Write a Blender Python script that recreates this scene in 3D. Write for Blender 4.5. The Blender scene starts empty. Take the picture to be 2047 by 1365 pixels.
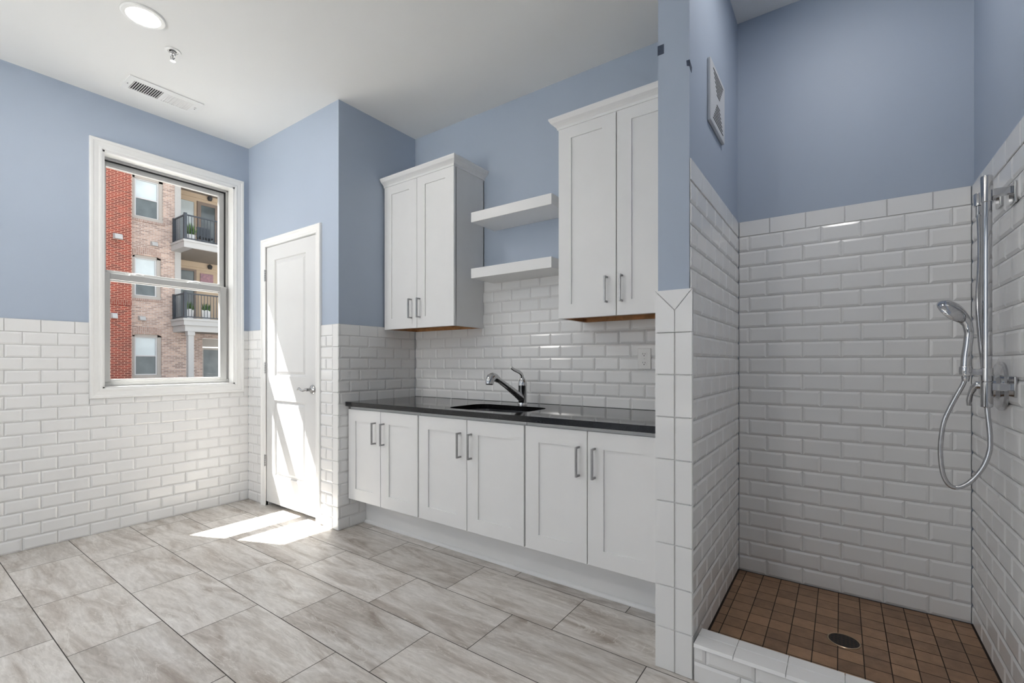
import bpy, bmesh, math, random
from mathutils import Vector, Matrix
random.seed(7)
R = math.radians
S = bpy.context.scene
COL = S.collection

# ------------------------------------------------------------------ camera
cam_d = bpy.data.cameras.new('camera')
cam = bpy.data.objects.new('camera', cam_d)
COL.objects.link(cam)
cam.location = (4.017, -1.872, 1.13)
cam.rotation_euler = (R(90), 0, R(35.4044))
cam_d.sensor_width = 36
cam_d.lens = 926.23 / 2047 * 36
cam_d.shift_y = (725.38 - 682.5) / 2047
cam_d.clip_start = 0.05
S.camera = cam

# ------------------------------------------------------------------ world, sun, exposure
SUN, SKY = 40.0, 1.9
LAMP = {'main': 9.5, 'rear': 11.0, 'shower': 4.5}
vs = S.view_settings
S.display_settings.display_device = 'sRGB'
vs.view_transform = 'Standard'
vs.look = 'None'
vs.gamma = 1
vs.exposure = 0.0
vs.use_curve_mapping = False
w = bpy.data.worlds.new('sky')
S.world = w
w.use_nodes = True
nt = w.node_tree
nt.nodes.clear()
wo = nt.nodes.new('ShaderNodeOutputWorld')
bg = nt.nodes.new('ShaderNodeBackground')
tc = nt.nodes.new('ShaderNodeTexCoord')
sx = nt.nodes.new('ShaderNodeSeparateXYZ')
rp = nt.nodes.new('ShaderNodeValToRGB')
rp.color_ramp.elements[0].position = 0.0
rp.color_ramp.elements[0].color = (1.0, 1.0, 1.0, 1)
rp.color_ramp.elements[1].position = 0.8
rp.color_ramp.elements[1].color = (0.72, 0.83, 0.98, 1)
nt.links.new(tc.outputs['Generated'], sx.inputs[0])
nt.links.new(sx.outputs['Z'], rp.inputs[0])
nt.links.new(rp.outputs[0], bg.inputs['Color'])
bg.inputs['Strength'].default_value = SKY
nt.links.new(bg.outputs[0], wo.inputs[0])
sd = bpy.data.lights.new('sun', 'SUN')
sd.energy = SUN
sd.angle = R(0.53)
sd.color = (1.0, 0.97, 0.92)
sun = bpy.data.objects.new('sun', sd)
COL.objects.link(sun)
sun.rotation_euler = Vector((1, 0.413, -1.85)).to_track_quat('-Z', 'Y').to_euler()
sun.location = (-8, -4, 14)
S.cycles.max_bounces = 10
S.cycles.diffuse_bounces = 6
S.cycles.transparent_max_bounces = 12
S.cycles.use_denoising = True
S.cycles.sample_clamp_indirect = 6

# ------------------------------------------------------------------ materials
def principled(name):
    m = bpy.data.materials.new(name)
    m.use_nodes = True
    n = m.node_tree
    b = n.nodes['Principled BSDF']
    return m, n, b

def N(n, t, **kw):
    x = n.nodes.new(t)
    for k, v in kw.items():
        if k in x.inputs:
            x.inputs[k].default_value = v
        else:
            setattr(x, k, v)
    return x

def mat(name, col, rough=0.5, metal=0.0, var=0.04, nscale=8.0, bump=0.0, bscale=200.0, spec=0.5, coat=0.0):
    """plain surface with a little noise in its colour and relief"""
    m, n, b = principled(name)
    tc = N(n, 'ShaderNodeTexCoord')
    no = N(n, 'ShaderNodeTexNoise', Scale=nscale, Detail=3.0)
    n.links.new(tc.outputs['Object'], no.inputs['Vector'])
    r = N(n, 'ShaderNodeValToRGB')
    e = r.color_ramp.elements
    e[0].position, e[1].position = 0.3, 0.7
    e[0].color = tuple(c * (1 - var) for c in col) + (1,)
    e[1].color = tuple(min(1, c * (1 + var)) for c in col) + (1,)
    n.links.new(no.outputs['Fac'], r.inputs[0])
    n.links.new(r.outputs[0], b.inputs['Base Color'])
    b.inputs['Roughness'].default_value = rough
    b.inputs['Metallic'].default_value = metal
    b.inputs['Specular IOR Level'].default_value = spec
    b.inputs['Coat Weight'].default_value = coat
    if bump:
        n2 = N(n, 'ShaderNodeTexNoise', Scale=bscale, Detail=2.0)
        n.links.new(tc.outputs['Object'], n2.inputs['Vector'])
        bp = N(n, 'ShaderNodeBump', Strength=bump, Distance=0.002)
        n.links.new(n2.outputs['Fac'], bp.inputs['Height'])
        n.links.new(bp.outputs[0], b.inputs['Normal'])
    return m

def floor_mat():
    m, n, b = principled('slate porcelain')
    tc = N(n, 'ShaderNodeTexCoord')
    at = N(n, 'ShaderNodeAttribute', attribute_name='rnd')
    sc = N(n, 'ShaderNodeVectorMath', operation='SCALE')
    sc.inputs['Scale'].default_value = 23.0
    n.links.new(at.outputs['Color'], sc.inputs[0])
    ad = N(n, 'ShaderNodeVectorMath', operation='ADD')
    n.links.new(tc.outputs['Object'], ad.inputs[0])
    n.links.new(sc.outputs[0], ad.inputs[1])
    rot = N(n, 'ShaderNodeMapping')
    rot.inputs['Rotation'].default_value = (0, 0, R(-14))
    rot.inputs['Scale'].default_value = (1.0, 4.6, 1.0)
    n.links.new(ad.outputs[0], rot.inputs['Vector'])
    def noise(scale, detail, dist, rough=0.6):
        x = N(n, 'ShaderNodeTexNoise', Scale=scale, Detail=detail, Distortion=dist, Roughness=rough)
        n.links.new(rot.outputs[0], x.inputs['Vector'])
        return x
    big = noise(1.6, 6, 1.6)
    r1 = N(n, 'ShaderNodeValToRGB')
    e = r1.color_ramp.elements
    e[0].position, e[0].color = 0.30, (0.33, 0.278, 0.236, 1)
    e[1].position, e[1].color = 0.72, (0.74, 0.715, 0.688, 1)
    k = e.new(0.5); k.color = (0.585, 0.55, 0.512, 1)
    n.links.new(big.outputs['Fac'], r1.inputs[0])
    fine = noise(14, 8, 0.6, 0.7)
    r2 = N(n, 'ShaderNodeValToRGB')
    e = r2.color_ramp.elements
    e[0].position, e[0].color = 0.38, (0.84, 0.83, 0.82, 1)
    e[1].position, e[1].color = 0.65, (1.08, 1.08, 1.08, 1)
    n.links.new(fine.outputs['Fac'], r2.inputs[0])
    mu = N(n, 'ShaderNodeMix', data_type='RGBA', blend_type='MULTIPLY')
    mu.inputs['Factor'].default_value = 1
    n.links.new(r1.outputs[0], mu.inputs['A'])
    n.links.new(r2.outputs[0], mu.inputs['B'])
    # thin pale veins: a band of a warped noise
    vn = noise(1.1, 5, 2.6)
    r3 = N(n, 'ShaderNodeValToRGB')
    e = r3.color_ramp.elements
    e[0].position, e[0].color = 0.490, (0, 0, 0, 1)
    e[1].position, e[1].color = 0.512, (0, 0, 0, 1)
    k = e.new(0.50); k.color = (0.55, 0.55, 0.55, 1)
    n.links.new(vn.outputs['Fac'], r3.inputs[0])
    mx = N(n, 'ShaderNodeMix', data_type='RGBA', blend_type='MIX')
    n.links.new(r3.outputs[0], mx.inputs['Factor'])
    n.links.new(mu.outputs['Result'], mx.inputs['A'])
    mx.inputs['B'].default_value = (0.74, 0.72, 0.68, 1)
    # tile to tile tone
    sp = N(n, 'ShaderNodeSeparateColor')
    n.links.new(at.outputs['Color'], sp.inputs[0])
    mr = N(n, 'ShaderNodeMapRange')
    mr.inputs['To Min'].default_value = 0.9
    mr.inputs['To Max'].default_value = 1.08
    n.links.new(sp.outputs[2], mr.inputs['Value'])
    hs = N(n, 'ShaderNodeHueSaturation')
    n.links.new(mr.outputs[0], hs.inputs['Value'])
    n.links.new(mx.outputs['Result'], hs.inputs['Color'])
    n.links.new(hs.outputs[0], b.inputs['Base Color'])
    b.inputs['Roughness'].default_value = 0.33
    bp = N(n, 'ShaderNodeBump', Strength=0.25, Distance=0.003)
    n.links.new(fine.outputs['Fac'], bp.inputs['Height'])
    n.links.new(bp.outputs[0], b.inputs['Normal'])
    return m

def rnd_mat(name, dark, light, rough, nscale=18, coat=0.0):
    """colour that varies from piece to piece (attribute rnd) and in clouds"""
    m, n, b = principled(name)
    tc = N(n, 'ShaderNodeTexCoord')
    at = N(n, 'ShaderNodeAttribute', attribute_name='rnd')
    sp = N(n, 'ShaderNodeSeparateColor')
    n.links.new(at.outputs['Color'], sp.inputs[0])
    no = N(n, 'ShaderNodeTexNoise', Scale=nscale, Detail=4.0, Roughness=0.6)
    n.links.new(tc.outputs['Object'], no.inputs['Vector'])
    mx0 = N(n, 'ShaderNodeMix', data_type='FLOAT')
    mx0.inputs['Factor'].default_value = 0.62
    n.links.new(sp.outputs[0], mx0.inputs['A'])
    n.links.new(no.outputs['Fac'], mx0.inputs['B'])
    r = N(n, 'ShaderNodeValToRGB')
    e = r.color_ramp.elements
    e[0].position, e[0].color = 0.25, dark + (1,)
    e[1].position, e[1].color = 0.75, light + (1,)
    n.links.new(mx0.outputs['Result'], r.inputs[0])
    n.links.new(r.outputs[0], b.inputs['Base Color'])
    b.inputs['Roughness'].default_value = rough
    b.inputs['Coat Weight'].default_value = coat
    return m

def brick_mat(name, c1, c2, mortar, axes='YZ', upright=False):
    m, n, b = principled(name)
    tc = N(n, 'ShaderNodeTexCoord')
    s = N(n, 'ShaderNodeSeparateXYZ')
    n.links.new(tc.outputs['Object'], s.inputs[0])
    c = N(n, 'ShaderNodeCombineXYZ')
    a0, a1 = axes if not upright else axes[::-1]
    n.links.new(s.outputs[a0], c.inputs[0])
    n.links.new(s.outputs[a1], c.inputs[1])
    br = N(n, 'ShaderNodeTexBrick')
    br.inputs['Scale'].default_value = 1.0
    br.inputs['Brick Width'].default_value = 0.206
    br.inputs['Row Height'].default_value = 0.0686
    br.inputs['Mortar Size'].default_value = 0.011
    br.inputs['Mortar Smooth'].default_value = 0.2
    br.inputs['Color1'].default_value = c1 + (1,)
    br.inputs['Color2'].default_value = c2 + (1,)
    br.inputs['Mortar'].default_value = mortar + (1,)
    n.links.new(c.outputs[0], br.inputs['Vector'])
    no = N(n, 'ShaderNodeTexNoise', Scale=2.2, Detail=5.0, Roughness=0.7)
    n.links.new(tc.outputs['Object'], no.inputs['Vector'])
    mr = N(n, 'ShaderNodeMapRange')
    mr.inputs['To Min'].default_value = 0.75
    mr.inputs['To Max'].default_value = 1.25
    n.links.new(no.outputs['Fac'], mr.inputs['Value'])
    hs = N(n, 'ShaderNodeHueSaturation')
    n.links.new(mr.outputs[0], hs.inputs['Value'])
    n.links.new(br.outputs['Color'], hs.inputs['Color'])
    n.links.new(hs.outputs[0], b.inputs['Base Color'])
    b.inputs['Roughness'].default_value = 0.9
    return m

def granite_mat():
    m, n, b = principled('black granite')
    tc = N(n, 'ShaderNodeTexCoord')
    v = N(n, 'ShaderNodeTexNoise', Scale=420.0, Detail=3.0, Roughness=0.8)
    n.links.new(tc.outputs['Object'], v.inputs['Vector'])
    r = N(n, 'ShaderNodeValToRGB')
    e = r.color_ramp.elements
    e[0].position, e[0].color = 0.56, (0.006, 0.006, 0.007, 1)
    e[1].position, e[1].color = 0.76, (0.12, 0.12, 0.125, 1)
    n.links.new(v.outputs['Fac'], r.inputs[0])
    n.links.new(r.outputs[0], b.inputs['Base Color'])
    b.inputs['Roughness'].default_value = 0.07
    b.inputs['Specular IOR Level'].default_value = 0.55
    return m

def glass_mat(name='window glass', tint=(0.96, 0.965, 0.96)):
    m = bpy.data.materials.new(name)
    m.use_nodes = True
    n = m.node_tree
    n.nodes.clear()
    o = N(n, 'ShaderNodeOutputMaterial')
    t = N(n, 'ShaderNodeBsdfTransparent')
    t.inputs['Color'].default_value = tint + (1,)
    g = N(n, 'ShaderNodeBsdfGlossy', Roughness=0.01)
    lw = N(n, 'ShaderNodeLayerWeight', Blend=0.5)
    pw = N(n, 'ShaderNodeMath', operation='POWER')
    pw.inputs[1].default_value = 5.0
    f = N(n, 'ShaderNodeMath', operation='MULTIPLY_ADD')
    f.inputs[1].default_value = 0.9
    f.inputs[2].default_value = 0.015
    n.links.new(lw.outputs['Facing'], pw.inputs[0])
    n.links.new(pw.outputs[0], f.inputs[0])
    x = N(n, 'ShaderNodeMixShader')
    n.links.new(f.outputs[0], x.inputs[0])
    n.links.new(t.outputs[0], x.inputs[1])
    n.links.new(g.outputs[0], x.inputs[2])
    n.links.new(x.outputs[0], o.inputs[0])
    return m

def glow_mat(name, col, strength):
    m = bpy.data.materials.new(name)
    m.use_nodes = True
    n = m.node_tree
    b = n.nodes['Principled BSDF']
    b.inputs['Base Color'].default_value = (0.9, 0.9, 0.9, 1)
    b.inputs['Emission Color'].default_value = col + (1,)
    b.inputs['Emission Strength'].default_value = strength
    return m

M = dict(
    paint=mat('blue wall paint', (0.375, 0.436, 0.535), 0.55, var=0.015, nscale=2, bump=0.12, bscale=260),
    ceil=mat('ceiling paint', (0.80, 0.80, 0.79), 0.8, var=0.01, nscale=2, bump=0.06, bscale=220),
    trim=mat('white trim paint', (0.83, 0.83, 0.82), 0.28, var=0.01),
    door=mat('white door paint', (0.68, 0.68, 0.68), 0.3, var=0.01),
    cab=mat('white cabinet lacquer', (0.80, 0.80, 0.80), 0.35, var=0.01),
    cabin=mat('cabinet box white', (0.74, 0.74, 0.74), 0.45, var=0.02),
    wood=mat('raw birch underside', (0.36, 0.17, 0.065), 0.6, var=0.25, nscale=30),
    tile=mat('white glazed tile', (0.79, 0.79, 0.79), 0.17, var=0.012, nscale=5, bump=0.03, bscale=40),
    grout=mat('white grout', (0.66, 0.66, 0.66), 0.9, var=0.05, nscale=40),
    dgrout=mat('dark floor grout', (0.03, 0.022, 0.018), 0.9, var=0.2, nscale=40),
    fgrout=mat('grey floor grout', (0.065, 0.06, 0.055), 0.9, var=0.15, nscale=40),
    floor=floor_mat(),
    sfloor=rnd_mat('brown mosaic tile', (0.175, 0.100, 0.058), (0.36, 0.215, 0.125), 0.42, 26),
    granite=granite_mat(),
    steel=mat('brushed steel', (0.34, 0.34, 0.345), 0.30, 1.0, var=0.06, nscale=60),
    chrome=mat('polished chrome', (0.56, 0.56, 0.57), 0.07, 1.0, var=0.02),
    hose=mat('chrome hose', (0.52, 0.52, 0.53), 0.22, 1.0, var=0.05, nscale=80),
    nickel=mat('satin nickel', (0.42, 0.42, 0.42), 0.25, 1.0, var=0.03),
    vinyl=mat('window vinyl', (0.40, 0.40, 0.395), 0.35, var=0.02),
    black=mat('matt black', (0.015, 0.015, 0.016), 0.6, var=0.2),
    dark=mat('dark void', (0.03, 0.03, 0.03), 0.8, var=0.2),
    sink=mat('dark sink steel', (0.16, 0.16, 0.165), 0.3, 1.0, var=0.05, nscale=50),
    tape=mat('blue grey tape', (0.035, 0.05, 0.085), 0.7, var=0.15, nscale=90),
    plastic=mat('white plastic', (0.80, 0.80, 0.79), 0.35, var=0.01),
    grille=mat('grille enamel', (0.56, 0.575, 0.60), 0.4, var=0.01),
    brass=mat('drain ring', (0.62, 0.50, 0.36), 0.3, 1.0, var=0.05),
    bronze=mat('drain bronze', (0.05, 0.035, 0.028), 0.4, 0.8, var=0.3, nscale=60),
    glass=glass_mat(),
    lens=glow_mat('lamp lens', (1.0, 0.98, 0.95), 6.0),
    red=brick_mat('red brick', (0.25, 0.036, 0.020), (0.12, 0.025, 0.018), (0.47, 0.255, 0.19)),
    redsold=brick_mat('red soldier brick', (0.25, 0.052, 0.032), (0.18, 0.04, 0.026), (0.33, 0.18, 0.14), upright=True),
    tan=brick_mat('tan brick', (0.56, 0.40, 0.33), (0.27, 0.19, 0.165), (0.52, 0.46, 0.42)),
    tansold=brick_mat('tan soldier brick', (0.40, 0.27, 0.22), (0.28, 0.19, 0.16), (0.42, 0.36, 0.33), upright=True),
    bsand=mat('beige siding', (0.512, 0.403, 0.293), 0.7, var=0.03),
    bwhite=mat('painted fascia', (0.415, 0.409, 0.403), 0.6, var=0.02),
    btrim=mat('taupe window trim', (0.403, 0.372, 0.342), 0.6, var=0.02),
    bsash=mat('pale sash', (0.549, 0.549, 0.561), 0.5, var=0.02),
    soffit=mat('brown soffit', (0.23, 0.20, 0.17), 0.7, var=0.1, nscale=20),
    shade=mat('pale glossy pane', (0.561, 0.634, 0.659), 0.06, var=0.10, nscale=1.5, coat=0.5),  # pale glossy pane colour, slightly mottled
    screen=mat('pane behind screen', (0.10, 0.125, 0.135), 0.12, var=0.25, nscale=2.5, coat=0.4),
    bdoor=mat('brown patio door', (0.22, 0.17, 0.14), 0.5, var=0.05),
    rail=mat('black railing', (0.035, 0.043, 0.055), 0.45, var=0.1),
    leaf=rnd_mat('leaves', (0.02, 0.06, 0.015), (0.10, 0.20, 0.04), 0.6),
    pot=mat('white pot', (0.75, 0.75, 0.75), 0.5, var=0.04),
    art=rnd_mat('wall picture', (0.03, 0.07, 0.16), (0.45, 0.25, 0.28), 0.6, 9),
    asphalt=mat('pale pavement', (0.25, 0.245, 0.235), 0.9, var=0.08, nscale=3),
    concrete=mat('pale concrete', (0.72, 0.71, 0.69), 0.9, var=0.08, nscale=3),
    extwall=mat('outer masonry', (0.5, 0.46, 0.42), 0.9, var=0.05),
)

# ------------------------------------------------------------------ mesh builder
class MB:
    def __init__(s):
        s.v, s.f, s.m, s.r = [], [], [], []
    def quad(s, *pts, m=0, r=None):
        b = len(s.v)
        s.v += [tuple(p) for p in pts]
        s.f.append(tuple(range(b, b + len(pts))))
        s.m.append(m)
        s.r.append(r)
        return s
    def add(s, verts, faces, m=0):
        b = len(s.v)
        s.v += [tuple(p) for p in verts]
        for f in faces:
            s.f.append(tuple(b + i for i in f)); s.m.append(m); s.r.append(None)
        return s
    def box(s, x0, x1, y0, y1, z0, z1, m=0):
        vs = [(x, y, z) for x in (x0, x1) for y in (y0, y1) for z in (z0, z1)]
        return s.add(vs, [(0, 1, 3, 2), (4, 6, 7, 5), (0, 4, 5, 1), (2, 3, 7, 6), (0, 2, 6, 4), (1, 5, 7, 3)], m)
    def tube(s, pts, rad, n=12, m=0, caps=True, squash=None):
        pts = [Vector(p) for p in pts]
        k = len(pts)
        rad = rad if isinstance(rad, (list, tuple)) else [rad] * k
        d = [(pts[min(i + 1, k - 1)] - pts[max(i - 1, 0)]).normalized() for i in range(k)]
        a = Vector((0, 0, 1)) if abs(d[0].z) < 0.9 else Vector((1, 0, 0))
        u = (a - d[0] * a.dot(d[0])).normalized()
        vs, fs = [], []
        for i in range(k):
            u = (u - d[i] * u.dot(d[i])).normalized()
            q = d[i].cross(u)
            for j in range(n):
                t = 2 * math.pi * j / n
                c, si = math.cos(t), math.sin(t)
                if squash:
                    c *= squash[0]; si *= squash[1]
                vs.append(pts[i] + (u * c + q * si) * rad[i])
        for i in range(k - 1):
            for j in range(n):
                fs.append((i * n + j, i * n + (j + 1) % n, (i + 1) * n + (j + 1) % n, (i + 1) * n + j))
        if caps:
            fs.append(tuple(range(n)))
            fs.append(tuple((k - 1) * n + j for j in range(n)))
        return s.add(vs, fs, m)
    def lathe(s, prof, c, axis=(0, 0, 1), n=24, m=0):
        """prof: (radius, height along axis)"""
        ax = Vector(axis).normalized()
        c = Vector(c)
        pts = [c + ax * h for r, h in prof]
        a = Vector((0, 0, 1)) if abs(ax.z) < 0.9 else Vector((1, 0, 0))
        u = (a - ax * a.dot(ax)).normalized()
        q = ax.cross(u)
        vs, fs = [], []
        for (r, h), p in zip(prof, pts):
            for j in range(n):
                t = 2 * math.pi * j / n
                vs.append(p + (u * math.cos(t) + q * math.sin(t)) * max(r, 1e-5))
        for i in range(len(prof) - 1):
            for j in range(n):
                fs.append((i * n + j, i * n + (j + 1) % n, (i + 1) * n + (j + 1) % n, (i + 1) * n + j))
        fs.append(tuple(range(n)))
        fs.append(tuple((len(prof) - 1) * n + j for j in range(n)))
        return s.add(vs, fs, m)
    def build(s, name, mats, parent=None, smooth=False, bev=0.0, seg=2, normals=True):
        me = bpy.data.meshes.new(name)
        me.from_pydata(s.v, [], s.f)
        mats = mats if isinstance(mats, (list, tuple)) else [mats]
        for x in mats:
            me.materials.append(M[x])
        me.polygons.foreach_set('material_index', s.m)
        if any(x is not None for x in s.r):
            ca = me.color_attributes.new('rnd', 'FLOAT_COLOR', 'CORNER')
            for p, x in zip(me.polygons, s.r):
                x = x or (0.5, 0.5, 0.5)
                for li in p.loop_indices:
                    ca.data[li].color = (x[0], x[1], x[2], 1)
        if normals:
            bm = bmesh.new()
            bm.from_mesh(me)
            bmesh.ops.recalc_face_normals(bm, faces=bm.faces)
            bm.to_mesh(me)
            bm.free()
        o = bpy.data.objects.new(name, me)
        COL.objects.link(o)
        if smooth:
            me.polygons.foreach_set('use_smooth', [True] * len(me.polygons))
            try:
                me.set_sharp_from_angle(angle=R(38))
            except Exception:
                pass
        if bev:
            md = o.modifiers.new('edge', 'BEVEL')
            md.width = bev; md.segments = seg; md.limit_method = 'ANGLE'; md.angle_limit = R(40)
        if parent is not None:
            o.parent = parent
            o.matrix_parent_inverse = Matrix.Translation(-WLOC.get(parent.name, Vector()))
        return o

WLOC = {}
def tag(o, label=None, cat=None, group=None, kind=None):
    if label: o['label'] = label
    if cat: o['category'] = cat
    if group: o['group'] = group
    if kind: o['kind'] = kind
    return o
def thing(name, label, cat, loc, group=None, kind=None):
    o = bpy.data.objects.new(name, None)
    o.empty_display_size = 0.1
    COL.objects.link(o)
    o.location = loc
    WLOC[o.name] = Vector(loc)
    return tag(o, label, cat, group, kind)
def struct(o, label, cat=None):
    return tag(o, label, cat or o.name.split('_')[0].split('.')[0], kind='structure')

def cut(rects, holes):
    for h in holes:
        out = []
        for (a0, a1, b0, b1) in rects:
            if h[0] >= a1 - 1e-6 or h[1] <= a0 + 1e-6 or h[2] >= b1 - 1e-6 or h[3] <= b0 + 1e-6:
                out.append((a0, a1, b0, b1)); continue
            if h[0] > a0 + 1e-6: out.append((a0, h[0], b0, b1))
            if h[1] < a1 - 1e-6: out.append((h[1], a1, b0, b1))
            c0, c1 = max(a0, h[0]), min(a1, h[1])
            if h[2] > b0 + 1e-6: out.append((c0, c1, b0, h[2]))
            if h[3] < b1 - 1e-6: out.append((c0, c1, h[3], b1))
        rects = out
    return rects

def tiles(mb, mp, u0, u1, v0, v1, pitch_v, phase, pu=0.1543, holes=(), flat=(), z0=None, bw=0.0105, top=0.0085, base=0.0045, g=0.0011):
    """bevelled tiles laid on the plane mp(u, v, height); tiles are slot 0, the grout behind them slot 1"""
    z0 = v0 if z0 is None else z0
    for r in cut([(u0, u1, v0, v1)], holes):
        mb.quad(mp(r[0], r[2], 0.003), mp(r[1], r[2], 0.003), mp(r[1], r[3], 0.003), mp(r[0], r[3], 0.003), m=1)
    r0 = int(math.floor((v0 - z0) / pitch_v + 1e-6))
    r1 = int(math.ceil((v1 - z0) / pitch_v - 1e-6))
    for row in range(r0, r1):
        ph = phase(row)
        k0 = int(math.floor((u0 - ph) / pu)) - 1
        k1 = int(math.ceil((u1 - ph) / pu)) + 1
        for k in range(k0, k1):
            full = (ph + k * pu, ph + (k + 1) * pu, z0 + row * pitch_v, z0 + (row + 1) * pitch_v)
            a0, a1, b0, b1 = max(full[0], u0), min(full[1], u1), max(full[2], v0), min(full[3], v1)
            if a1 - a0 < 0.004 or b1 - b0 < 0.004: continue
            for (c0, c1, d0, d1) in cut([(a0, a1, b0, b1)], holes):
                if c1 - c0 < 0.004 or d1 - d0 < 0.004: continue
                w4 = [bw if abs(x - y) < 1e-6 else 0.0015 for x, y in zip((c0, c1, d0, d1), full)]
                hb, ht = base, top
                if row in flat:
                    w4 = [0.002] * 4
                    ht = 0.0075
                c0, c1, d0, d1 = c0 + g, c1 - g, d0 + g, d1 - g
                if w4[0] + w4[1] > (c1 - c0) * 0.9:
                    w4[0] = w4[1] = (c1 - c0) * 0.2
                if w4[2] + w4[3] > (d1 - d0) * 0.9:
                    w4[2] = w4[3] = (d1 - d0) * 0.2
                e0, e1, f0, f1 = c0 + w4[0], c1 - w4[1], d0 + w4[2], d1 - w4[3]
                o = [mp(c0, d0, hb), mp(c1, d0, hb), mp(c1, d1, hb), mp(c0, d1, hb)]
                i = [mp(e0, f0, ht), mp(e1, f0, ht), mp(e1, f1, ht), mp(e0, f1, ht)]
                b = len(mb.v)
                mb.add(o + i, [(4, 5, 6, 7), (0, 1, 5, 4), (1, 2, 6, 5), (2, 3, 7, 6), (3, 0, 4, 7)])
    return mb

def flat_tiles(mb, mp, us, vs_, h=0.0075, g=0.001):
    """square-edged tiles between the given grid lines"""
    for a0, a1 in zip(us, us[1:]):
        for b0, b1 in zip(vs_, vs_[1:]):
            c0, c1, d0, d1 = a0 + g, a1 - g, b0 + g, b1 - g
            o = [mp(c0, d0, 0.003), mp(c1, d0, 0.003), mp(c1, d1, 0.003), mp(c0, d1, 0.003)]
            t = 0.0018
            i = [mp(c0 + t, d0 + t, h), mp(c1 - t, d0 + t, h), mp(c1 - t, d1 - t, h), mp(c0 + t, d1 - t, h)]
            mb.add(o + i, [(4, 5, 6, 7), (0, 1, 5, 4), (1, 2, 6, 5), (2, 3, 7, 6), (3, 0, 4, 7)])
    mb.quad(mp(us[0], vs_[0], 0.003), mp(us[-1], vs_[0], 0.003), mp(us[-1], vs_[-1], 0.003), mp(us[0], vs_[-1], 0.003), m=1)

def casing(mb, mp, a0, a1, b0, b1, prof, closed):
    def ring(o):
        if closed: return [(a0 - o, b0 - o), (a0 - o, b1 + o), (a1 + o, b1 + o), (a1 + o, b0 - o)]
        return [(a0 - o, b0), (a0 - o, b1 + o), (a1 + o, b1 + o), (a1 + o, b0)]
    k = 4 if closed else 3
    for (o0, h0), (o1, h1) in zip(prof, prof[1:]):
        p, q = ring(o0), ring(o1)
        for i in range(k):
            j = (i + 1) % 4
            mb.quad(mp(*p[i], h0), mp(*p[j], h0), mp(*q[j], h1), mp(*q[i], h1))
    return mb
PROF = [(0, -0.012), (0, 0.010), (0.006, 0.013), (0.014, 0.0135), (0.02, 0.0115), (0.034, 0.0135), (0.044, 0.0145), (0.049, 0.0185), (0.060, 0.020), (0.065, 0.018), (0.067, 0.012), (0.067, 0.0)]

H = 2.91
PV = 0.0775
left = lambda u, v, h: (h, u, v)             # wall_left: u = y
back = lambda u, v, h: (u, -h, v)            # walls facing -y at y = 0
def backat(y0): return lambda u, v, h: (u, y0 - h, v)
def xat(x0): return lambda u, v, h: (x0 + h, u, v)       # facing +x
def xneg(x0): return lambda u, v, h: (x0 - h, u, v)      # facing -x

# ------------------------------------------------------------------ room shell
# floor: slate-look tiles 0.612 x 0.310, stepped by a third
fl = MB()
fl.quad((-0.02, -4.3, -0.0025), (4.6, -4.3, -0.0025), (4.6, 0.85, -0.0025), (-0.02, 0.85, -0.0025), m=1)
for row in range(-10, 8):
    y0 = -1.413 + 0.3095 * row
    ph = 0.365 + 0.2035 * row
    for k in range(-12, 14):
        x0 = ph + k * 0.6125
        a0, a1, b0, b1 = max(x0, 0), min(x0 + 0.6125, 4.47), max(y0, -4.2), min(y0 + 0.3095, 0.7)
        if a1 - a0 < 0.01 or b1 - b0 < 0.01: continue
        g = 0.0017
        r = (random.random(), random.random(), random.random())
        fl.quad((a0 + g, b0 + g, 0), (a1 - g, b0 + g, 0), (a1 - g, b1 - g, 0), (a0 + g, b1 - g, 0), r=r)
struct(fl.build('floor', ['floor', 'fgrout'], normals=False), 'grey slate-look porcelain tile floor', 'floor')
struct(MB().box(-0.2, 4.7, -4.35, 0.95, H, H + 0.1).build('ceiling', 'ceil'), 'flat white painted ceiling', 'ceiling')

WIN = (-0.937, -0.110, 0.960, 2.553)
mb = MB()
for (a0, a1, b0, b1) in cut([(-4.3, 0.0, -0.3, H)], [WIN]):
    mb.box(-0.13, 0, a0, a1, b0, b1)
wl = struct(mb.build('wall_left', 'paint'), 'pale blue wall with the double hung window above white tile', 'wall')
mb = MB()
for (a0, a1, b0, b1) in cut([(-4.3, 0.75, -0.3, 3.4)], [(WIN[0] + 0.01, WIN[1] - 0.01, WIN[2], 2.555)]):
    mb.box(-0.2, -0.131, a0, a1, b0, b1)
mb.build('outer_face', 'extwall', wl)
mb = MB()
WC = (WIN[0] - 0.066, WIN[1] + 0.066, WIN[2] - 0.066, WIN[3] + 0.066)
tiles(mb, left, -4.2, -0.004, 0, 18 * PV, PV, lambda r: -1.307 if r % 2 == 0 else -1.382, holes=[WC], flat=(17,))
mb.build('tile_wainscot', ['tile', 'grout'], wl, normals=False)

# wall with the closet door, facing the room
DO = (0.288, 0.990, 0.0, 2.046)
mb = MB()
for (a0, a1, b0, b1) in cut([(-0.13, 1.25, -0.02, H)], [(DO[0], DO[1], -0.1, DO[3])]):
    mb.box(a0, a1, 0, 0.11, b0, b1)
wd = struct(mb.build('wall_closet', 'paint'), 'pale blue wall around the white panel door', 'wall')
mb = MB()
tiles(mb, back, 0.009, 0.226, 0, 18 * PV, PV, lambda r: 0.085 if r % 2 else 0.16, flat=(17,))
tiles(mb, back, 1.052, 1.190, 0, 17 * PV, PV, lambda r: 1.036 if r % 2 else 1.115)
tiles(mb, back, 1.052, 1.190, 17 * PV, 18 * PV, PV, lambda r: 1.036, flat=(0,), z0=17 * PV)
flat_tiles(mb, back, [1.190, 1.2575], [0.155 * i for i in range(10)])
mb.build('tile_wainscot', ['tile', 'grout'], wd, normals=False)

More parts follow.
